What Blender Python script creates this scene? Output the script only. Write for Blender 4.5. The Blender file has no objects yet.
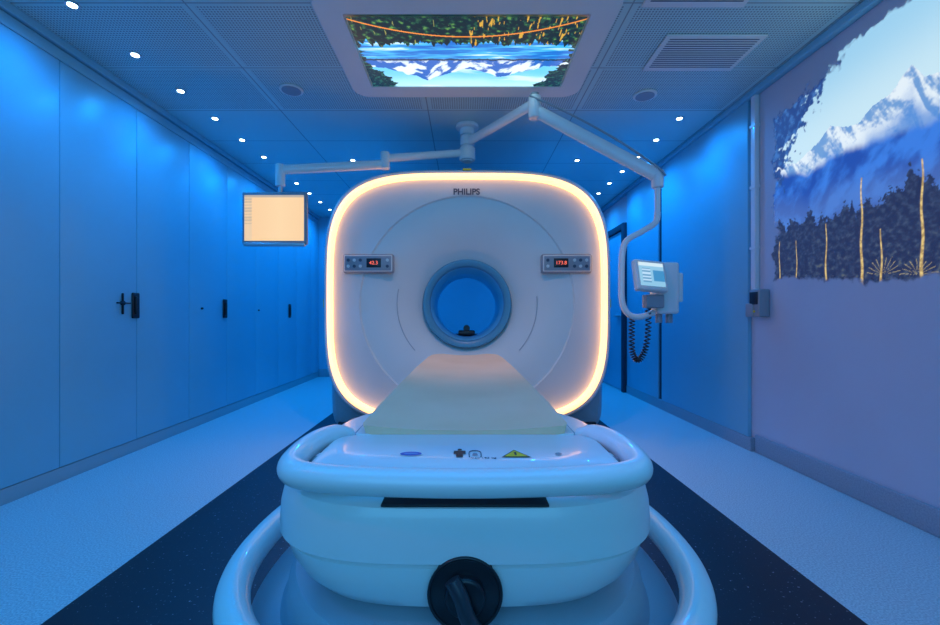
import bpy, bmesh, math, random
from mathutils import Vector, noise, Matrix
random.seed(4)
S=bpy.context.scene
COL=S.collection
S.view_settings.view_transform='Standard'

# ---------------- materials ----------------
def mat(name,color=(.8,.8,.8),rough=.5,metal=0,emit=None,es=1.0,coat=0,spec=.5):
    m=bpy.data.materials.new(name); m.use_nodes=True
    b=m.node_tree.nodes['Principled BSDF']
    b.inputs['Base Color'].default_value=(*color,1)
    b.inputs['Roughness'].default_value=rough
    b.inputs['Metallic'].default_value=metal
    b.inputs['Specular IOR Level'].default_value=spec
    b.inputs['Coat Weight'].default_value=coat
    if emit:
        b.inputs['Emission Color'].default_value=(*emit,1)
        b.inputs['Emission Strength'].default_value=es
    return m
def nodes(m): return m.node_tree.nodes, m.node_tree.links, m.node_tree.nodes['Principled BSDF']
def add_variation(m,c1,c2,scale=3,bump=0,bscale=200):
    n,l,b=nodes(m)
    tc=n.new('ShaderNodeTexCoord'); nt=n.new('ShaderNodeTexNoise'); nt.inputs['Scale'].default_value=scale
    cr=n.new('ShaderNodeValToRGB'); cr.color_ramp.elements[0].color=(*c1,1); cr.color_ramp.elements[1].color=(*c2,1)
    cr.color_ramp.elements[0].position=.3; cr.color_ramp.elements[1].position=.7
    l.new(tc.outputs['Object'],nt.inputs['Vector']); l.new(nt.outputs['Fac'],cr.inputs['Fac']); l.new(cr.outputs['Color'],b.inputs['Base Color'])
    if bump:
        n2=n.new('ShaderNodeTexNoise'); n2.inputs['Scale'].default_value=bscale
        bp=n.new('ShaderNodeBump'); bp.inputs['Strength'].default_value=bump; bp.inputs['Distance'].default_value=.002
        l.new(tc.outputs['Object'],n2.inputs['Vector']); l.new(n2.outputs['Fac'],bp.inputs['Height']); l.new(bp.outputs['Normal'],b.inputs['Normal'])
    return m

M_white=add_variation(mat('white_enamel',rough=.30,coat=.35),(.80,.80,.80),(.84,.84,.83),2)
M_face=add_variation(mat('gantry_white',rough=.42),(.76,.76,.74),(.80,.80,.78),2)
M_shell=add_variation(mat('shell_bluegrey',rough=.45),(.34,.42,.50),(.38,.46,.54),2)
M_ringg=mat('bore_ring',(.08,.30,.46),.35)
M_bore=mat('bore_liner',(.25,.72,.92),.35)
M_dark=mat('black_plastic',(.012,.013,.018),.35)
M_grey=mat('grey_plastic',(.30,.33,.37),.4)
M_pallet=add_variation(mat('cushion_vinyl',rough=.6),(.88,.56,.34),(.94,.62,.40),4)
M_led=mat('led_diffuser',(.9,.8,.6),.4,emit=(1,.46,.13),es=3.2)
M_cab=add_variation(mat('cabinet_laminate',rough=.38),(.22,.54,.66),(.26,.58,.70),1.2)
M_plinth=mat('plinth',(.30,.45,.5),.5)
M_gap=mat('joint_dark',(.02,.04,.07),.8)
M_wallR=add_variation(mat('wall_paint',rough=.7),(.54,.55,.64),(.58,.59,.68),1.5,.2)
M_wallP=add_variation(mat('wall_panel_blue',rough=.45),(.20,.50,.64),(.24,.54,.68),1)
M_base=add_variation(mat('vinyl_cove',rough=.5),(.26,.32,.38),(.36,.42,.48),120)
M_metal=mat('brushed_metal',(.55,.57,.6),.35,metal=.8)
M_down=mat('downlight_lens',(1,1,1),.4,emit=(.6,.9,1),es=14)
M_yel=mat('warning_yellow',(.85,.6,.02),.5)
M_blue=mat('label_blue',(.01,.12,.5),.4)
M_red=mat('red_digits',(.2,0,0),.4,emit=(1,.16,.10),es=1.3)
M_txt=mat('text_grey',(.07,.09,.14),.5)

# floor
M_floor=mat('speckled_vinyl',rough=.38)
n,l,b=nodes(M_floor)
tc=n.new('ShaderNodeTexCoord'); sep=n.new('ShaderNodeSeparateXYZ'); l.new(tc.outputs['Object'],sep.inputs[0])
ab=n.new('ShaderNodeMath'); ab.operation='ADD'; ab.inputs[1].default_value=.035; l.new(sep.outputs['X'],ab.inputs[0])
ab2=n.new('ShaderNodeMath'); ab2.operation='ABSOLUTE'; l.new(ab.outputs[0],ab2.inputs[0])
lt=n.new('ShaderNodeMath'); lt.operation='LESS_THAN'; lt.inputs[1].default_value=1.345; l.new(ab2.outputs[0],lt.inputs[0])
def speck(scale,lo,hi,c0,c1):
    v=n.new('ShaderNodeTexNoise'); v.inputs['Scale'].default_value=scale; v.inputs['Detail'].default_value=3; l.new(tc.outputs['Object'],v.inputs['Vector'])
    r=n.new('ShaderNodeValToRGB'); r.color_ramp.elements[0].position=lo; r.color_ramp.elements[1].position=hi
    r.color_ramp.elements[0].color=(*c0,1); r.color_ramp.elements[1].color=(*c1,1); l.new(v.outputs['Fac'],r.inputs['Fac']); return r
A=speck(150,.35,.65,(.40,.50,.54),(.66,.78,.80)); B=speck(75,.66,.72,(.009,.010,.018),(.30,.34,.38))
mx=n.new('ShaderNodeMix'); mx.data_type='RGBA'; l.new(lt.outputs[0],mx.inputs['Factor']); l.new(A.outputs[0],mx.inputs[6]); l.new(B.outputs[0],mx.inputs[7]); l.new(mx.outputs[2],b.inputs['Base Color'])

# ceiling : perforated metal tiles with joints
M_ceil=mat('perforated_ceiling',rough=.42)
n,l,b=nodes(M_ceil)
tc=n.new('ShaderNodeTexCoord')
def mth(op,a,bv=None,c=None):
    q=n.new('ShaderNodeMath'); q.operation=op
    for i,v in enumerate((a,bv,c)):
        if v is None: continue
        if isinstance(v,(int,float)): q.inputs[i].default_value=v
        else: l.new(v,q.inputs[i])
    return q.outputs[0]
sep=n.new('ShaderNodeSeparateXYZ'); l.new(tc.outputs['Object'],sep.inputs[0])
X=sep.outputs['X']; Y=sep.outputs['Y']
def cell(v,p): return mth('SUBTRACT',mth('FRACT',mth('DIVIDE',v,p)),.5)
p=.018
dx=cell(X,p); dy=cell(Y,p)
d=mth('SQRT',mth('ADD',mth('MULTIPLY',dx,dx),mth('MULTIPLY',dy,dy)))
dot=mth('LESS_THAN',d,.30)
tx=mth('ABSOLUTE',cell(mth('ADD',X,.3),1.2)); ty=mth('ABSOLUTE',cell(mth('ADD',Y,.1),.6))
inside=mth('MULTIPLY',mth('LESS_THAN',tx,.47),mth('LESS_THAN',ty,.46))
inside=mth('MULTIPLY',inside,mth('LESS_THAN',Y,3.5))
dot=mth('MULTIPLY',dot,inside)
seam=mth('MAXIMUM',mth('GREATER_THAN',tx,.4965),mth('GREATER_THAN',ty,.493))
dk=mth('MAXIMUM',mth('MULTIPLY',dot,.75),mth('MULTIPLY',seam,.6))
mx=n.new('ShaderNodeMix'); mx.data_type='RGBA'; l.new(dk,mx.inputs['Factor'])
mx.inputs[6].default_value=(.50,.70,.70,1); mx.inputs[7].default_value=(.05,.07,.1,1); l.new(mx.outputs[2],b.inputs['Base Color'])

# ---------------- helpers ----------------
def empty(name,loc=(0,0,0)):
    e=bpy.data.objects.new(name,None); COL.objects.link(e); e.location=(0,0,0); e.empty_display_size=.1; return e
def finish(me,name,mats,parent=None,smooth=True,ang=35):
    for m in (mats if isinstance(mats,(list,tuple)) else [mats]): me.materials.append(m)
    if smooth:
        me.polygons.foreach_set('use_smooth',[True]*len(me.polygons)); me.set_sharp_from_angle(angle=math.radians(ang))
    o=bpy.data.objects.new(name,me); COL.objects.link(o)
    if parent: o.parent=parent
    return o
def box(name,lo,hi,m,parent=None,bev=0,seg=3,rot=None):
    bm=bmesh.new(); bmesh.ops.create_cube(bm,size=1)
    lo=Vector(lo);hi=Vector(hi);c=(lo+hi)/2;s=hi-lo
    for v in bm.verts: v.co=Vector((v.co.x*s.x,v.co.y*s.y,v.co.z*s.z))
    if bev: bmesh.ops.bevel(bm,geom=bm.edges[:],offset=bev,segments=seg,affect='EDGES',profile=.5)
    if rot: bmesh.ops.rotate(bm,verts=bm.verts,cent=(0,0,0),matrix=rot)
    for v in bm.verts: v.co+=c
    me=bpy.data.meshes.new(name); bm.to_mesh(me); bm.free()
    return finish(me,name,m,parent,smooth=bool(bev))
def cyl(name,p0,p1,r,m,parent=None,r2=None,seg=32,bev=0):
    p0=Vector(p0);p1=Vector(p1);d=p1-p0
    bm=bmesh.new(); bmesh.ops.create_cone(bm,cap_ends=True,segments=seg,radius1=r,radius2=r if r2 is None else r2,depth=d.length)
    if bev:
        es=[e for e in bm.edges if len(e.link_faces)==2 and any(len(f.verts)>4 for f in e.link_faces)]
        bmesh.ops.bevel(bm,geom=es,offset=bev,segments=3,affect='EDGES',profile=.5)
    q=Vector((0,0,1)).rotation_difference(d.normalized()).to_matrix().to_4x4()
    bmesh.ops.transform(bm,matrix=Matrix.Translation((p0+p1)/2)@q,verts=bm.verts)
    me=bpy.data.meshes.new(name); bm.to_mesh(me); bm.free()
    return finish(me,name,m,parent)
def catmull(P,k=8,closed=False):
    P=[Vector(p) for p in P]; out=[]; N=len(P)
    rng=range(N if closed else N-1)
    for i in rng:
        if closed: a,b_,c,d=P[i-1],P[i],P[(i+1)%N],P[(i+2)%N]
        else: a=P[max(i-1,0)];b_=P[i];c=P[i+1];d=P[min(i+2,N-1)]
        for j in range(k):
            t=j/k
            out.append(.5*((2*b_)+(c-a)*t+(2*a-5*b_+4*c-d)*t*t+(3*b_-a-3*c+d)*t**3))
    if not closed: out.append(P[-1])
    return out
def tube(name,pts,r,m,parent=None,closed=False,seg=16,smoothp=True,k=8,flat=1.0):
    pts=catmull(pts,k,closed) if smoothp else [Vector(p) for p in pts]
    N=len(pts); rings=[]; prev=None
    for i in range(N):
        if closed: t=(pts[(i+1)%N]-pts[i-1]).normalized()
        else: t=(pts[min(i+1,N-1)]-pts[max(i-1,0)]).normalized()
        if prev is None:
            up=Vector((0,0,1)) if abs(t.z)<.9 else Vector((0,1,0))
            nn=(up-t*up.dot(t)).normalized()
        else:
            nn=(prev-t*prev.dot(t)).normalized()
        prev=nn; bb=t.cross(nn)
        rings.append([pts[i]+nn*r*math.cos(a)*flat+bb*r*math.sin(a) for a in [2*math.pi*j/seg for j in range(seg)]])
    bm=bmesh.new(); V=[[bm.verts.new(c) for c in R] for R in rings]
    for i in range(N if closed else N-1):
        A_=V[i];B_=V[(i+1)%N]
        for j in range(seg): bm.faces.new((A_[j],A_[(j+1)%seg],B_[(j+1)%seg],B_[j]))
    if not closed:
        bm.faces.new(V[0][::-1]); bm.faces.new(V[-1])
    bmesh.ops.recalc_face_normals(bm,faces=bm.faces)
    me=bpy.data.meshes.new(name); bm.to_mesh(me); bm.free()
    return finish(me,name,m,parent,ang=50)
def loft(name,rings,mats,idx=None,parent=None,cap0=False,cap1=False,ang=30,flip=False):
    bm=bmesh.new(); V=[[bm.verts.new(c) for c in R] for R in rings]
    for i in range(len(V)-1):
        A_=V[i];B_=V[i+1];N=len(A_)
        for j in range(N):
            f=bm.faces.new((A_[j],A_[(j+1)%N],B_[(j+1)%N],B_[j])); f.material_index=idx[i] if idx else 0
    if cap0: bm.faces.new(V[0][::-1])
    if cap1: bm.faces.new(V[-1])
    bmesh.ops.recalc_face_normals(bm,faces=bm.faces)
    me=bpy.data.meshes.new(name); bm.to_mesh(me); bm.free()
    return finish(me,name,mats,parent,ang=ang)
def se(a,n_):
    c,s=math.cos(a),math.sin(a)
    return math.copysign(abs(c)**(2/n_),c),math.copysign(abs(s)**(2/n_),s)
def text(name,body,size,loc,rot,m,parent,ext=.0008):
    cu=bpy.data.curves.new(name,'FONT'); cu.body=body; cu.size=size; cu.extrude=ext; cu.align_x='CENTER'; cu.align_y='CENTER'
    o=bpy.data.objects.new(name,cu); COL.objects.link(o); o.location=loc; o.rotation_euler=rot; cu.materials.append(m); o.parent=parent; return o
def poly(name,pts,m,parent):
    me=bpy.data.meshes.new(name); me.from_pydata([tuple(p) for p in pts],[],[tuple(range(len(pts)))]); return finish(me,name,m,parent,smooth=False)

CH=2.68; XL=-2.45; XR=2.16; Y0=-1.6; Y1=7.2
# ---------------- room ----------------
box('floor',(XL-.6,Y0-.1,-.1),(XR+.1,Y1+.1,0),M_floor)
box('ceiling',(XL-.6,Y0-.1,CH),(XR+.1,Y1+.1,CH+.1),M_ceil)
box('wall_left',(XL-.6,Y0,0),(XL-.5,Y1,CH),M_wallP)
box('wall_right',(XR,Y0,0),(XR+.1,Y1,CH),M_wallR)
box('wall_back',(XL-.5,Y1,0),(XR,Y1+.1,CH),M_wallP)
box('wall_front',(XL-.5,Y0-.1,0),(XR,Y0,CH),M_wallP)
box('baseboard_right',(XR-.018,Y0,0),(XR,3.18,.13),M_base,bev=.006)
box('baseboard_back',(XL,Y1-.018,0),(XR-.02,Y1,.13),M_base,bev=.006)
box('trim_1',(XR-.05,Y0,CH-.05),(XR,Y1,CH),M_wallP,bev=.01)
L=empty('wall_lining_right')
box('panel_1',(XR-.03,3.24,.1),(XR,4.66,CH-.05),M_wallP,L,bev=.003)
box('panel_2',(XR-.03,4.75,.1),(XR,5.66,CH-.05),M_wallP,L,bev=.003)
box('joint',(XR-.012,4.66,0),(XR,4.75,2.5),M_gap,L)
box('skirting',(XR-.036,3.2,0),(XR,5.66,.1),M_base,L)
D=empty('door_1')
box('frame_near',(XR-.07,5.68,0),(XR,5.76,2.25),M_gap,D,bev=.004)
box('frame_far',(XR-.07,6.62,0),(XR,6.70,2.25),M_gap,D,bev=.004)
box('frame_top',(XR-.07,5.76,2.17),(XR,6.62,2.25),M_gap,D,bev=.004)
box('leaf',(XR-.04,5.77,.01),(XR,6.61,2.165),M_wallP,D,bev=.004)
box('lever',(XR-.1,5.85,1.0),(XR-.04,5.97,1.025),M_metal,D,bev=.005)
D=empty('door_2')
box('frame_left',(1.0,Y1-.06,0),(1.08,Y1,2.2),M_gap,D,bev=.004)
box('frame_right',(1.95,Y1-.06,0),(2.03,Y1,2.2),M_gap,D,bev=.004)
box('frame_top',(1.08,Y1-.06,2.12),(1.95,Y1,2.2),M_gap,D,bev=.004)
box('leaf',(1.085,Y1-.04,.01),(1.945,Y1,2.115),M_wallP,D,bev=.004)
C=empty('cable_conduit')
box('channel',(XR-.035,3.15,1.2),(XR,3.20,CH),M_white,C,bev=.005)
for z in (1.5,1.95,2.4): box('clip_%d'%int(z*100),(XR-.04,3.145,z),(XR,3.205,z+.02),M_white,C)
C=empty('wall_control_box')
box('housing',(XR-.08,3.04,1.0),(XR,3.15,1.2),M_grey,C,bev=.012)
box('faceplate',(XR-.088,3.055,1.09),(XR-.075,3.135,1.18),M_dark,C,bev=.004)
box('holder',(XR-.09,3.10,1.0),(XR-.03,3.18,1.10),M_grey,C,bev=.01)
cyl('button',(XR-.086,3.09,1.04),(XR-.075,3.09,1.04),.008,M_yel,C)

# storage cabinets
K=empty('storage_cabinet')
box('carcass',(XL-.5,Y0,0.0),(XL-.022,Y1,CH),M_gap,K)
box('plinth',(XL-.022,Y0,0),(XL-.004,Y1,.085),M_plinth,K,bev=.003)
box('header',(XL-.022,Y0,2.555),(XL,Y1,2.625),M_cab,K,bev=.004)
box('cornice',(XL-.022,Y0,2.632),(XL+.02,Y1,CH),M_cab,K,bev=.004)
ys=[1.99-.61*i for i in range(6,0,-1)]+[1.99+.61*i for i in range(0,9)]
ys=[y for y in ys if y>Y0]+[Y1]
for i in range(len(ys)-1):
    box('door_leaf_%d'%i,(XL-.021,ys[i]+.0025,.09),(XL,ys[i+1]-.0025,2.55),M_cab,K,bev=.0025)
for i,y in enumerate((3.19,4.38,6.0)):
    box('pull_plate_%d'%i,(XL,y-.035,.99),(XL+.014,y+.035,1.18),M_dark,K,bev=.008)
    box('pull_grip_%d'%i,(XL+.01,y-.022,1.02),(XL+.03,y-.004,1.15),M_dark,K,bev=.006)
box('key_bar_v',(XL,3.065,1.02),(XL+.015,3.073,1.17),M_dark,K,bev=.003)
box('key_bar_h',(XL+.008,3.01,1.095),(XL+.02,3.13,1.105),M_dark,K,bev=.003)
cyl('key_boss',(XL,3.069,1.10),(XL+.016,3.069,1.10),.016,M_dark,K)
for i,y in enumerate((4.0,5.1)): cyl('lock_%d'%i,(XL,y,1.08),(XL+.012,y,1.08),.010,M_dark,K)

# ---------------- scanner gantry ----------------
G=empty('ct_scanner')
N=192; gx=.018
def ring(a,b_,cz,y,n_,nb=None,cx=gx):
    out=[]
    for j in range(N):
        t=2*math.pi*j/N
        nn=n_ if math.sin(t)>=0 or nb is None else nb
        u,v=se(t,nn); out.append((cx+a*u,y,cz+b_*v))
    return out
BZ=1.115; CZ=1.16
rs=[ring(.38,.38,BZ,5.05,2),ring(.9,.85,CZ,5.1,3),ring(1.12,1.07,1.11,5.06,4,9),ring(1.17,1.11,1.115,4.98,4,14),ring(1.185,1.122,1.122,4.5,4,16),
    ring(1.19,1.122,1.122,3.9,4,16),ring(1.185,1.12,1.122,3.78,4,16),ring(1.15,1.09,1.12,3.74,4,14),ring(1.0,.95,1.12,3.74,4,14)]
loft('rear_shell',rs,M_shell,parent=G,ang=40)
q=3.9
rs=[ring(1.13,1.0,CZ,3.80,q),ring(1.19,1.06,CZ,3.74,q),ring(1.205,1.075,CZ,3.66,q),ring(1.200,1.070,CZ,3.60,q),ring(1.183,1.053,CZ,3.572,q),ring(1.164,1.034,CZ,3.566,q),
    ring(1.157,1.027,CZ,3.552,q),ring(1.146,1.016,CZ,3.547,q),ring(1.134,1.004,CZ,3.549,q),ring(1.126,.996,CZ,3.558,q),ring(1.123,.993,CZ,3.604,q),
    ring(1.06,.935,CZ,3.610,3.7),ring(.99,.925,CZ-.02,3.608,2.9),ring(.905,.905,BZ,3.608,2),
    ring(.895,.895,BZ,3.624,2),ring(.885,.885,BZ,3.626,2),
    ring(.80,.80,BZ,3.638,2),ring(.68,.68,BZ,3.663,2),ring(.57,.57,BZ,3.70,2),ring(.48,.48,BZ,3.745,2),ring(.42,.42,BZ,3.78,2),ring(.385,.385,BZ,3.805,2)]
idx=[0]*(len(rs)-1)
for i in (5,6,7,8,9): idx[i]=1
loft('front_cover',rs,[M_face,M_led],idx,G,ang=24)
rs=[ring(.392,.392,BZ,3.81,2),ring(.388,.388,BZ,3.750,2),ring(.378,.378,BZ,3.737,2),ring(.345,.345,BZ,3.737,2),ring(.328,.328,BZ,3.75,2),ring(.322,.322,BZ,3.79,2),
    ring(.322,.322,BZ,4.30,2),ring(.318,.318,BZ,4.32,2),ring(.322,.322,BZ,4.34,2),ring(.33,.33,BZ,4.95,2),ring(.385,.385,BZ,5.06,2)]
loft('bore',rs,[M_ringg,M_bore],[0,0,0,0,0,1,1,1,1,1],G,ang=40)
M_seam=mat('seam_grey',(.5,.52,.55),.5)
for nm,a0,a1 in (('dish_seam',-42,10),('dish_seam_b',168,223)):
    tube(nm,[(gx+.60*math.cos(t),3.688,BZ+.60*math.sin(t)) for t in [math.radians(a) for a in range(a0,a1,6)]],.004,M_seam,G,k=3)
box('phantom_cradle',(gx-.09,4.7,.80),(gx+.09,5.0,.85),M_dark,G,bev=.01)
cyl('phantom',(gx,4.72,.875),(gx,4.98,.875),.035,M_dark,G)
box('phantom_foot',(gx-.13,4.75,.785),(gx+.13,4.95,.81),M_dark,G,bev=.006)
text('logo','PHILIPS',.070,(gx-.005,3.594,2.045),(math.pi/2,0,0),M_txt,G).data.offset=.002
for k,(x0,x1) in enumerate(((-1.015,-.592),(.635,1.055))):
    box('panel_body_%d'%k,(x0,3.565,1.365),(x1,3.63,1.525),M_grey,G,bev=.018)
    box('panel_rim_%d'%k,(x0+.012,3.560,1.377),(x1-.012,3.575,1.513),M_face,G,bev=.005)
    dx0=x0+.20 if k==0 else x0+.10
    box('panel_inset_%d'%k,(x0+.02,3.556,1.385),(x1-.02,3.568,1.505),M_grey,G,bev=.004)
    box('display_%d'%k,(dx0,3.552,1.41),(dx0+.12,3.560,1.485),M_dark,G,bev=.003)
    text('digits_%d'%k,'42.3' if k==0 else '173.8',.042,(dx0+.06,3.550,1.447),(math.pi/2,0,0),M_red,G)
    bx=[x0+.05,x0+.10,x0+.15,x1-.05] if k==0 else [x0+.05,x1-.15,x1-.10,x1-.05]
    for i,xx in enumerate(bx):
        for j,zz in enumerate((1.42,1.47)):
            cyl('button_%d_%d_%d'%(k,i,j),(xx,3.549,zz),(xx,3.562,zz),.013,M_txt if (i+j)%2 else M_face,G,seg=16)
box('label_top',(gx-.035,3.58,2.222),(gx+.035,3.64,2.238),M_yel,G)
box('label_left',(gx-1.209,3.61,1.08),(gx-1.196,3.66,1.15),M_yel,G)
box('label_right',(gx+1.196,3.61,1.08),(gx+1.209,3.66,1.15),M_yel,G)
box('plinth',(gx-1.12,3.72,0),(gx+1.12,5.0,.09),M_dark,G,bev=.01)

# ---------------- patient table ----------------
T=empty('patient_table')
def board(name,prof,m,z0,z1,cup,K_=14):
    rings=[]
    for (y,hw) in prof:
        R=[]
        for i in range(K_+1):
            u=-1+2*i/K_; R.append((u*hw,y,z1+cup*u*u))
        for i in range(K_,-1,-1):
            u=-1+2*i/K_; R.append((u*hw*.97,y,z0+cup*.6*u*u))
        rings.append(R)
    return loft(name,rings,m,parent=T,cap0=True,cap1=True,ang=40)
board('pallet',((.925,.21),(.93,.236),(1.2,.240),(2.0,.238),(2.6,.226),(2.74,.215),(2.80,.19),(2.82,.15)),M_white,.712,.734,.014)
board('cushion_pad',((.935,.205),(.94,.222),(.96,.228),(1.2,.232),(2.0,.230),(2.55,.219),(2.70,.207),(2.76,.18),(2.78,.14)),M_pallet,.734,.753,.010)
box('pallet_rail_l',(-.268,.93,.690),(-.240,2.5,.722),M_grey,T,bev=.006)
box('pallet_rail_r',(.240,.93,.690),(.268,2.5,.722),M_grey,T,bev=.006)
box('support_beam',(-.245,.90,.60),(.245,2.62,.708),M_white,T,bev=.02)
def plan(a,yf,yb,z,n_,M=96):
    out=[];yc=(yf+yb)/2;h=(yb-yf)/2
    for j in range(M):
        u,v=se(2*math.pi*j/M,n_); out.append((a*u,yc+h*v,z))
    return out
rings=[plan(.255,.735,.93,.69,8),plan(.272,.726,.935,.70,8),plan(.276,.722,.938,.73,8),plan(.274,.725,.936,.742,8),plan(.266,.733,.93,.746,8)]
loft('end_panel',rings,M_white,parent=T,cap0=True,cap1=True,ang=40)
def disc(name,x,y,z,rx,ry,m):
    return poly(name,[(x+rx*math.cos(t),y+ry*math.sin(t),z) for t in [2*math.pi*i/32 for i in range(32)]],m,T)
zt=.7475
ly=.795
disc('label_oval_rim',-.10,ly,zt-.0004,.0225,.0135,M_face)
disc('label_oval',-.10,ly,zt,.020,.0115,M_blue)
disc('label_oval_mark',-.10,ly,zt+.0003,.013,.004,mat('label_light',(.2,.35,.65),.5))
disc('label_dot',.173,ly,zt,.006,.007,M_grey)
def icon(x,y,s,k):
    disc('icon_head_%d'%k,x,y+.021*s,zt,.0042*s,.0055*s,M_dark)
    poly('icon_body_%d'%k,[(x-.011*s,y+.014*s,zt),(x-.011*s,y-.004*s,zt),(x-.006*s,y-.004*s,zt),(x-.006*s,y-.022*s,zt),(x+.006*s,y-.022*s,zt),(x+.006*s,y-.004*s,zt),(x+.011*s,y-.004*s,zt),(x+.011*s,y+.014*s,zt)],M_dark,T)
icon(-.010,ly+.003,1,0)
tube('icon_gantry',[(.008,ly-.018,zt),(.008,ly+.010,zt),(.018,ly+.018,zt),(.029,ly+.010,zt),(.029,ly-.018,zt)],.0009,M_txt,T,k=3)
poly('icon_gantry_bed',[(.013,ly-.01,zt),(.024,ly-.01,zt),(.022,ly+.004,zt),(.015,ly+.004,zt)],M_grey,T)
text('label_text','max 195 kg',.010,(.033,ly-.024,zt),(0,0,0),M_txt,T,.0002)
poly('warning_border',[(.066,ly-.019,zt-.0003),(.120,ly-.019,zt-.0003),(.093,ly+.024,zt-.0003)],M_dark,T)
poly('warning_triangle',[(.0715,ly-.0155,zt),(.1145,ly-.0155,zt),(.093,ly+.019,zt)],M_yel,T)
poly('warning_mark',[(.0912,ly-.009,zt+.0003),(.0948,ly-.009,zt+.0003),(.0955,ly+.009,zt+.0003),(.0905,ly+.009,zt+.0003)],M_dark,T)
hp=[(-.262,.965,.728),(-.282,.94,.742),(-.302,.88,.746),(-.309,.80,.743),(-.297,.735,.740),(-.25,.704,.738),(-.15,.688,.737),(0,.682,.736),(.15,.688,.737),(.25,.704,.738),(.297,.735,.740),(.309,.80,.743),(.302,.88,.746),(.282,.94,.742),(.262,.965,.728)]
tube('grab_handle',hp,.0225,M_white,T,seg=24,k=8)
for sx in (-1,1):
    for i,yy in enumerate((.82,.90)):
        box('handle_bracket_%d_%d'%(sx+1,i),(min(sx*.265,sx*.30),yy-.012,.71),(max(sx*.265,sx*.30),yy+.012,.733),M_grey,T,bev=.004)
box('neck',(-.24,.735,.695),(.24,.93,.715),M_grey,T,bev=.004)
box('slot',(-.135,.688,.6955),(.135,.76,.6995),M_dark,T,bev=.001)
def plan2(hw,yf,z,n_=3.5,yb=1.45,M=160):
    out=[];yc=1.05
    for j in range(M):
        u,v=se(2*math.pi*j/M,n_)
        out.append((hw*u, yc+((yc-yf) if v<0 else (yb-yc))*v, z))
    return out
rings=[plan2(.25,.80,.699),plan2(.343,.700,.697),plan2(.358,.690,.692),plan2(.366,.684,.680),plan2(.372,.681,.655),plan2(.374,.680,.622),plan2(.374,.680,.608),
       plan2(.360,.692,.606),plan2(.358,.694,.600),plan2(.365,.688,.597),plan2(.355,.690,.57),plan2(.335,.700,.54),plan2(.31,.715,.518),plan2(.275,.742,.504),plan2(.22,.80,.498)]
loft('carriage_body',rings,M_white,parent=T,cap0=True,cap1=True,ang=28)
kz=.562
cyl('knob_recess',(0,.678,kz),(0,.74,kz),.057,M_dark,T,seg=64,bev=.004)
tube('knob_rim',[(.057*math.cos(t),.679,kz+.057*math.sin(t)) for t in [2*math.pi*i/32 for i in range(32)]],.003,M_dark,T,closed=True,k=2,seg=10)
M_knob=mat('knob_rubber',(.03,.035,.045),.3)
cyl('knob_hub',(0,.664,kz+.0),(0,.69,kz+.0),.032,M_dark,T,seg=48,bev=.006)
tube('knob_lever',[(-.020,.660,kz+.034),(-.006,.654,kz+.010),(.004,.650,kz-.018),(.020,.655,kz-.046)],.0125,M_knob,T,k=6)
R=[]
for j in range(64):
    u,v=se(2*math.pi*j/64,2.3); R.append((.485*u,1.05+(.475 if v<0 else .50)*v,.468))
tube('bumper_ring',R,.031,M_white,T,closed=True,k=2,seg=24)
def plan3(a,b_,z,M=128,n_=2.3,yc=1.05): 
    return [(a*se(2*math.pi*j/M,n_)[0],yc+b_*se(2*math.pi*j/M,n_)[1],z) for j in range(M)]
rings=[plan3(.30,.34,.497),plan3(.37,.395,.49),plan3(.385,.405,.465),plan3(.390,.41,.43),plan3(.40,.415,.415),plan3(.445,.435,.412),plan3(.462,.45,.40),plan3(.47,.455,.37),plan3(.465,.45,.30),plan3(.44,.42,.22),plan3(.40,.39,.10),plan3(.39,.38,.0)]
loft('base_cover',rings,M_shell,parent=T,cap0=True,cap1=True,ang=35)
box('rear_pedestal',(-.2,1.3,0),(.2,2.3,.6),M_white,T,bev=.04)

# ---------------- ceiling booms ----------------
B=empty('ceiling_monitor')
px,py=.02,3.77
cyl('ceiling_flange',(px,py,CH-.03),(px,py,CH),.10,M_white,B,bev=.006)
cyl('drop_tube',(px,py,2.36),(px,py,CH-.02),.045,M_white,B)
cyl('flange_cup',(px,py,CH-.09),(px,py,CH-.03),.065,M_white,B,bev=.01)
cyl('hub_upper',(px,py,2.50),(px,py,2.58),.062,M_white,B,bev=.008)
cyl('hub_lower',(px,py,2.37),(px,py,2.48),.070,M_white,B,bev=.008)
def arm(name,p0,p1,r0,parent,flat=1.25):
    p0=Vector(p0);p1=Vector(p1)
    tube(name,[p0,p0.lerp(p1,.33),p0.lerp(p1,.66),p1],r0,M_white,parent,seg=20,flat=flat)
arm('arm_inner',(px,py,2.44),(-.66,3.55,2.31),.026,B)
cyl('elbow',(-.66,3.55,2.22),(-.66,3.55,2.36),.038,M_white,B,bev=.008)
arm('arm_outer',(-.66,3.55,2.26),(-1.42,3.33,2.14),.030,B)
cyl('arm_tip',(-1.43,3.33,2.01),(-1.43,3.33,2.18),.036,M_white,B,bev=.008)
cyl('yoke_post',(-1.43,3.33,1.75),(-1.43,3.33,2.05),.016,M_metal,B)
box('yoke_plate',(-1.52,3.315,1.68),(-1.34,3.345,1.84),M_grey,B,bev=.006)
box('monitor_back',(-1.66,3.27,1.58),(-1.22,3.32,1.93),M_white,B,bev=.02)
box('monitor_bezel',(-1.685,3.245,1.548),(-1.195,3.285,1.948),M_grey,B,bev=.012)
def emis_attr(name,st,alpha=False):
    m=bpy.data.materials.new(name); m.use_nodes=True; n,l,b=nodes(m)
    a=n.new('ShaderNodeAttribute'); a.attribute_name='Col'
    b.inputs['Base Color'].default_value=(.03,.03,.04,1); b.inputs['Roughness'].default_value=.6 if alpha else .25
    l.new(a.outputs['Color'],b.inputs['Emission Color']); b.inputs['Emission Strength'].default_value=st
    if alpha: l.new(a.outputs['Alpha'],b.inputs['Alpha'])
    return m
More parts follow.
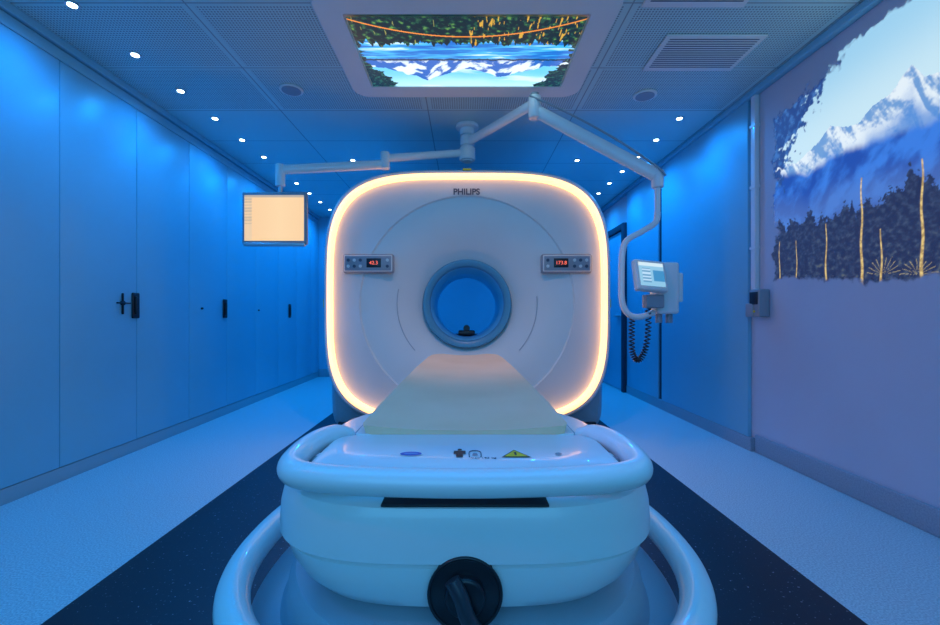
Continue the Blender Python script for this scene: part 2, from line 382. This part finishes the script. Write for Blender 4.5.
def grid(name,fn,nu,nv,pos,m,parent,mask=None):
    vs=[];cs=[];fs=[]; al=[]
    for j in range(nv+1):
        for i in range(nu+1):
            u=i/nu;v=j/nv; vs.append(pos(u,v)); k_=mask(u,v) if mask else 1.0
            al.append(k_); cs.append(fn(u,v) if k_>0 else (0,0,0))
    for j in range(nv):
        for i in range(nu):
            a=j*(nu+1)+i
            if max(al[a],al[a+1],al[a+nu+2],al[a+nu+1])<=0: continue
            fs.append((a,a+1,a+nu+2,a+nu+1))
    me=bpy.data.meshes.new(name); me.from_pydata(vs,[],fs)
    at=me.color_attributes.new('Col','FLOAT_COLOR','POINT')
    fl=[]
    for c,k_ in zip(cs,al): fl+= [c[0],c[1],c[2],k_]
    at.data.foreach_set('color',fl)
    return finish(me,name,m,parent,smooth=False)
def nz(x,y,z=0,o=4):
    return noise.fractal(Vector((x,y,z)),.9,2.1,o)
def mix(a,b_,t):
    t=max(0,min(1,t)); return tuple(p_+(q_-p_)*t for p_,q_ in zip(a,b_))
def ss(a,b_,x):
    t=max(0,min(1,(x-a)/(b_-a))); return t*t*(3-2*t)
def f_mon(u,v):
    if v>.94: return (.50,.44,.36)
    if u<.13: return (.62,.48,.32) if (int(v*30)%2 and v>.35) else (.85,.62,.38)
    return mix((1.0,.70,.38),(.96,.62,.32),abs(u-.6)*1.5)
grid('screen',f_mon,60,50,lambda u,v:(-1.665+.45*u,3.244,1.575+.345*v),emis_attr('monitor_screen',1.0),B)
box('monitor_lip',(-1.67,3.235,1.535),(-1.21,3.27,1.56),M_metal,B,bev=.006)

I=empty('contrast_injector')
arm('arm_inner',(px,py,2.53),(.50,3.10,2.54),.030,I)
cyl('elbow',(.50,3.08,2.42),(.50,3.08,2.58),.045,M_white,I,bev=.01)
cyl('elbow_cap',(.50,3.08,2.58),(.50,3.08,2.60),.03,M_grey,I)
arm('arm_spring',(.50,3.08,2.48),(1.27,2.87,1.95),.034,I,1.3)
cyl('tip_joint',(1.285,2.87,1.86),(1.285,2.87,1.98),.038,M_white,I,bev=.01)
tube('cable_along',[(.46,3.05,2.57),(.7,2.98,2.42),(1.0,2.90,2.21),(1.25,2.83,2.0),(1.32,2.83,1.93)],.007,M_grey,I)
cyl('drop_post',(1.285,2.87,1.68),(1.285,2.87,1.87),.018,M_white,I)
tube('drop_tube',[(1.285,2.87,1.70),(1.27,2.87,1.63),(1.18,2.87,1.57),(1.08,2.87,1.51),(1.05,2.87,1.42),(1.045,2.87,1.25),(1.05,2.87,1.10),(1.09,2.87,1.02),(1.17,2.88,1.0),(1.28,2.92,1.03)],.020,M_white,I,k=6)
rot=Matrix.Rotation(math.radians(-18),3,'X')@Matrix.Rotation(math.radians(12),3,'Z')
box('screen_housing',(1.10,2.80,1.16),(1.325,2.85,1.375),M_face,I,bev=.014,rot=rot)
rr=rot
def lp(x,z,y=-.027): 
    return Vector((1.2125,2.825,1.2675))+rr@Vector((x,y,z))
def f_inj(u,v):
    if v>.85: return (.7,.9,1)
    if .1<u<.45 and .15<v<.75: return (.55,.8,1) if int(v*14)%2 else (.12,.35,.6)
    if u>.55 and .2<v<.7: return (.05,.30,.6)
    return (.30,.62,.85)
grid('screen',f_inj,30,30,lambda u,v:tuple(lp(-.09+.18*u,-.08+.165*v)),emis_attr('injector_screen',.9),I)
box('injector_head',(1.29,2.88,1.02),(1.44,3.02,1.37),M_white,I,bev=.02)
box('injector_side',(1.42,2.90,1.10),(1.475,3.0,1.30),M_white,I,bev=.012)
cyl('syringe_port_a',(1.33,2.95,.96),(1.33,2.95,1.03),.022,M_grey,I)
cyl('syringe_port_b',(1.40,2.95,.96),(1.40,2.95,1.03),.022,M_grey,I)
box('bracket',(1.20,2.84,1.06),(1.32,2.92,1.15),M_grey,I,bev=.01)
path=catmull([(1.235,2.90,1.08),(1.235,2.90,.92),(1.215,2.90,.78),(1.17,2.90,.71),(1.13,2.90,.76),(1.125,2.90,.90),(1.13,2.90,1.02)],40)
co=[]
for i,pnt in enumerate(path):
    t=(path[min(i+1,len(path)-1)]-path[max(i-1,0)]).normalized(); nn=Vector((0,1,0)); bb=t.cross(nn); a=i*.9
    co.append(pnt+(nn*math.cos(a)+bb*math.sin(a))*.017)
tube('coiled_cord',co,.0045,M_dark,I,smoothp=False,seg=8)

# ---------------- ceiling display ----------------
F=empty('ceiling_display')
fx=.01
def rr_plan(hx,y0,y1,z,r,M=12):
    out=[]
    for (cx,cy,a0) in ((fx+hx-r,y1-r,0),(fx-hx+r,y1-r,90),(fx-hx+r,y0+r,180),(fx+hx-r,y0+r,270)):
        for k in range(M+1):
            t=math.radians(a0+90*k/M); out.append((cx+r*math.cos(t),cy+r*math.sin(t),z))
    return out
ya,yb=2.15,3.21
loft('frame',[rr_plan(.82,ya,yb,CH,.12),rr_plan(.82,ya,yb,CH-.035,.12),rr_plan(.813,ya+.008,yb-.008,CH-.043,.11),rr_plan(.675,2.325,3.065,CH-.043,.01),rr_plan(.67,2.33,3.06,CH-.03,.008)],[M_face],None,F,cap1=True,ang=30)
def f_ceil(u,v):
    # the landscape is shown upside-down from the door: foliage near, dark treeline, lake, mountain, pale sky far
    sky=mix((.16,.62,.98),(.50,.90,1.0),ss(.75,1,v+.06*nz(u*3,v*3,3)))
    c=mix(sky,(.88,.98,1),ss(.15,.5,nz(u*2,v*6,2,5))*.6)
    # mountains (apex pointing to the far edge)
    mt=.66+.22*max(0,1-abs(u-.30)/.22)+.17*max(0,1-abs(u-.68)/.2)+.02*nz(u*22,0,4)
    if v<mt:
        s=nz((u-(mt-v)*.4)*14,(mt-v)*9,6,5)
        m_=mix((.02,.14,.55),(.78,.93,1),ss(-.12,.22,s)*ss(.50,.62,v)); m_=mix((.01,.12,.50),m_,ss(.44,.60,v))
        c=m_
    if v<.56:   # lake
        r_=nz(u*4,v*26,12,4)
        lk=mix((.01,.16,.62),(.06,.50,.95),ss(-.25,.35,r_)); lk=mix(lk,(.70,.92,1),ss(.38,.65,r_)*.8)
        c=mix(lk,c,ss(.53,.56,v))
    if abs(v-.555-.012*nz(u*20,0,8))<.012: c=(.01,.05,.12)
    e=min(u,1-u)+.05*nz(u*14,v*14,7)
    if e<.12*ss(.5,1,v)+.01:
        g=nz(u*50,v*40,3); c=mix((.004,.02,.03),(.03,.16,.10),ss(0,.6,g))
    top=.33+.05*nz(u*14,0,9)+.06*nz(u*50,1,9)
    if v<top:
        g=nz(u*42,v*26,5,5)
        c=mix((.003,.014,.016),(.012,.07,.035),ss(0,.4,g)); c=mix(c,(.12,.30,.05),ss(.45,.8,g))
        s=nz(u*80,v*7,9,2)
        if s>.40 and u>.5: c=mix(c,(.9,.50,.04),.75)
        elif s>.66: c=mix(c,(.5,.5,.1),.6)
    if abs(v-(.24-.85*(u-.5)**2))<.007: c=(.9,.28,.03)
    return c
grid('screen',f_ceil,400,230,lambda u,v:(fx-.66+1.32*u,2.34+.71*v,CH-.0445),emis_attr('ceiling_screen_image',1.2),F)

# ---------------- wall projection ----------------
pz0,pz1=1.12,2.62; pyA,pyB=3.06,.55
gold=[(2.34,1.17,1.76,.008),(2.57,1.22,1.56,.006),(2.80,1.25,1.50,.004),(2.95,1.25,1.52,.004),(2.23,1.18,1.46,.006),(2.03,1.16,1.75,.008),(1.7,1.18,1.6,.008),(1.3,1.2,1.7,.009),(1.0,1.2,1.5,.008)]
RID=[(.5,2.05),(.9,2.2),(1.2,2.12),(1.5,2.28),(1.75,2.02),(1.9,2.10),(2.02,2.13),(2.075,2.22),(2.12,2.19),(2.18,2.13),(2.27,2.12),(2.36,2.06),(2.45,2.08),(2.54,2.13),(2.62,2.07),(2.8,2.0),(3.1,2.1)]
def lerpt(T_,x):
    for (a,b_),(c,d) in zip(T_,T_[1:]):
        if a<=x<=c: return b_+(d-b_)*(x-a)/(c-a)
    return T_[0][1] if x<T_[0][0] else T_[-1][1]
def f_proj(u,v):
    y=pyA+(pyB-pyA)*u; z=pz0+(pz1-pz0)*v
    c=mix((.58,.80,.90),(.34,.64,.86),ss(2.1,2.55,z+.05*(y-2)))
    c=mix(c,(.80,.92,.96),.5*ss(.1,.7,nz(y*1.2,z*2.4,3)))
    rz=lerpt(RID,y)+.008*nz(y*30,0,1)
    if z<rz:
        dd=rz-z
        s=nz((y+dd*.55)*12,dd*5+y*2,2,7)+.25*nz(y*50,z*50,5,2)
        c=mix((.16,.34,.66),(.78,.88,.94),ss(-.30,.35,s+.08))
        c=mix(c,(.08,.26,.68),.85*ss(.06,.26,dd-.05*nz(y*9,z*9,4)))
    r2=1.93+.07*nz(y*2.2,2,4,5)+.05*ss(2.3,2.9,y)
    if z<r2:
        dd=r2-z
        s=nz((y-dd*.5)*7,dd*6,6,7)
        m_=mix((.012,.07,.40),(.04,.20,.74),ss(-.4,.5,s))
        c=mix(c,m_,ss(0,.06,dd))
        c=mix(c,(.10,.20,.50),.5*ss(.12,.30,dd))
    tr=0
    for k,(w_,h_) in enumerate(((.085,.14),(.052,.09),(.13,.17))):
        i=math.floor(y/w_+k*.37); f=abs((y/w_+k*.37)-i-.5)*2
        hsh=noise.cell(Vector((i*3.7,k*9.1,2)))
        tr=max(tr,(1.57+.10*nz(y*2,7,3)+h_*(.55+.6*hsh)*(1-f)+.05*nz(y*45,z*45,k)))
    if z<tr:
        s=nz(y*34,z*40,8,6); t_=mix((.012,.022,.075),(.035,.06,.13),ss(-.3,.7,s)); t_=mix(t_,(.13,.14,.11),.6*ss(.3,.9,s)*ss(1.6,1.25,z))
        c=mix(c,t_,ss(0,.012,tr-z))
    fo=(y-2.62)*1.1+(z-2.16)*.9+.24*nz(y*5,z*5,11)+.14*nz(y*24,z*24,12)
    if z>1.80: c=mix(c,mix((.02,.06,.24),(.05,.16,.46),ss(-.1,.6,nz(y*22,z*22,4))),ss(.18,.24,fo))
    for (gy,a,b_,w_) in gold:
        if a<z<b_:
            wob=.004*math.sin(z*22+gy*9)
            ww=w_*(1.1-.6*(z-a)/(b_-a))
            c=mix(c,mix((.50,.33,.10),(.90,.66,.22),ss(-.3,.4,nz(y*50,z*50,3))),.9*ss(ww*1.3,ww*.5,abs(y-gy-wob)))
    for (gy,gz,rad) in ((2.22,1.22,.09),(2.05,1.2,.08),(1.6,1.2,.12)):
        ddx=y-gy; ddz=z-gz; r_=math.hypot(ddx,ddz)+.02*nz(y*40,z*40,2)
        if ddz>0 and r_<rad:
            an=math.atan2(ddz,ddx)
            if abs((an*3.1+.3*nz(y*9,z*9,1))%1-.5)<.07: c=mix(c,(.60,.48,.18),.6)
    return c
def m_proj(u,v):
    y=pyA+(pyB-pyA)*u; z=pz0+(pz1-pz0)*v
    fr=.6*nz(y*26,z*26,15)
    e1=(pyA-y)-.05-.06*nz(z*6,y*5,2)-.04*fr; e2=(z-pz0)-.05-.02*nz(y*9,z*3,5)-.03*fr-.08*ss(2.2,2.9,y)
    top=2.58-max(0,(y-2.20))*.24
    e3=(top-z)-.07*nz(y*6,z*6,8)-.06*fr; e4=(y-pyB)-.05
    return ss(0,.035,min(e1,e2,e3,e4))*.97
grid('wall_projection',f_proj,820,450,lambda u,v:(XR-.002,pyA+(pyB-pyA)*u,pz0+(pz1-pz0)*v),emis_attr('projected_landscape',1.0,True),None,m_proj)

# ---------------- ceiling fixtures ----------------
def diffuser(name,x0,x1,y0,y1):
    e=empty(name)
    box('rim',(x0,y0,CH-.012),(x1,y1,CH),M_face,e,bev=.004)
    k=int((y1-y0-.06)/.022)
    for i in range(k):
        y=y0+.03+i*.022
        box('slot_%d'%i,(x0+.03,y,CH-.0135),(x1-.03,y+.007,CH-.011),M_txt,e)
    return e
diffuser('air_vent',1.20,1.80,2.55,2.92)
diffuser('air_vent.001',.95,1.50,1.95,2.32)
def speaker(name,x,y):
    e=empty(name)
    cyl('rim',(x,y,CH-.012),(x,y,CH),.085,M_face,e,bev=.004)
    cyl('grille',(x,y,CH-.015),(x,y,CH-.01),.068,M_grey,e)
speaker('ceiling_speaker',-1.28,3.17); speaker('ceiling_speaker.001',1.36,3.25)
def light(name,kind,loc,energy,color,rot=None,size=.05,**kw):
    d=bpy.data.lights.new(name,kind); d.energy=energy; d.color=color
    if kind=='AREA': d.shape='RECTANGLE'; d.size=size; d.size_y=kw.get('size_y',size)
    else: d.shadow_soft_size=size
    if kind=='SPOT': d.spot_size=math.radians(kw.get('angle',150)); d.spot_blend=1
    o=bpy.data.objects.new(name,d); COL.objects.link(o); o.location=loc
    if rot: o.rotation_euler=rot
    return o
DL=empty('recessed_downlights')
pos=[(-2.11,2.31+.44*k) for k in range(11)]+[(-2.11,1.43-.88*k) for k in range(3)]+[(1.81,3.63+.44*k) for k in range(8)]+[(-1.2,4.6+.9*k) for k in range(3)]+[(1.2,4.6+.9*k) for k in range(3)]
BLUE=(.0,.30,1.0)
for i,(x,y) in enumerate(pos):
    cyl('trim_ring_%d'%i,(x,y,CH-.006),(x,y,CH),.034,M_metal,DL,seg=20)
    cyl('lens_%d'%i,(x,y,CH-.008),(x,y,CH-.005),.022,M_down,DL,seg=20)
    if i%2==0 or abs(x)<1.5:
        s=light('downlight_beam_%d'%i,'SPOT',(x,y,CH-.02),27 if y<4.5 else 32,BLUE,size=.022,angle=165); s.parent=DL
light('ceiling_fill','AREA',(-.2,.6,CH-.02),27,(.0,.34,1),(0,0,0),2.6,size_y=1.2)  # unseen overhead area light, added as blue fill for the room
light('rear_fill','AREA',(-.1,-1.4,1.7),27,(.13,.57,1),(math.radians(90),0,0),2.6,size_y=1.4)  # area light added behind the camera to brighten the table front
def aim(o,t): o.rotation_euler=(Vector(t)-o.location).to_track_quat('-Z','Y').to_euler()
aim(light('pink_wall_fill','SPOT',(-1.6,.3,2.4),36,(1,.2,.42),None,.05,angle=70),(XR,1.6,.9))  # unseen pink spot added to tint the right wall purple
aim(light('scanner_fill_spot','SPOT',(0,1.75,CH-.06),46,(1,.64,.46),None,.06,angle=84),(0,2.8,.85))  # warm spot added to neutralise the blue on gantry face and cushion

w=bpy.data.worlds.new('world'); S.world=w; w.use_nodes=True
w.node_tree.nodes['Background'].inputs[0].default_value=(.005,.05,.15,1)

cam=bpy.data.cameras.new('camera'); co_=bpy.data.objects.new('camera',cam); COL.objects.link(co_)
co_.location=(0,0,1.0); co_.rotation_euler=(math.pi/2,0,0); cam.sensor_width=36; cam.lens=36*430/940
cam.shift_x=5/940; cam.shift_y=4.5/940; cam.clip_start=.02
S.camera=co_
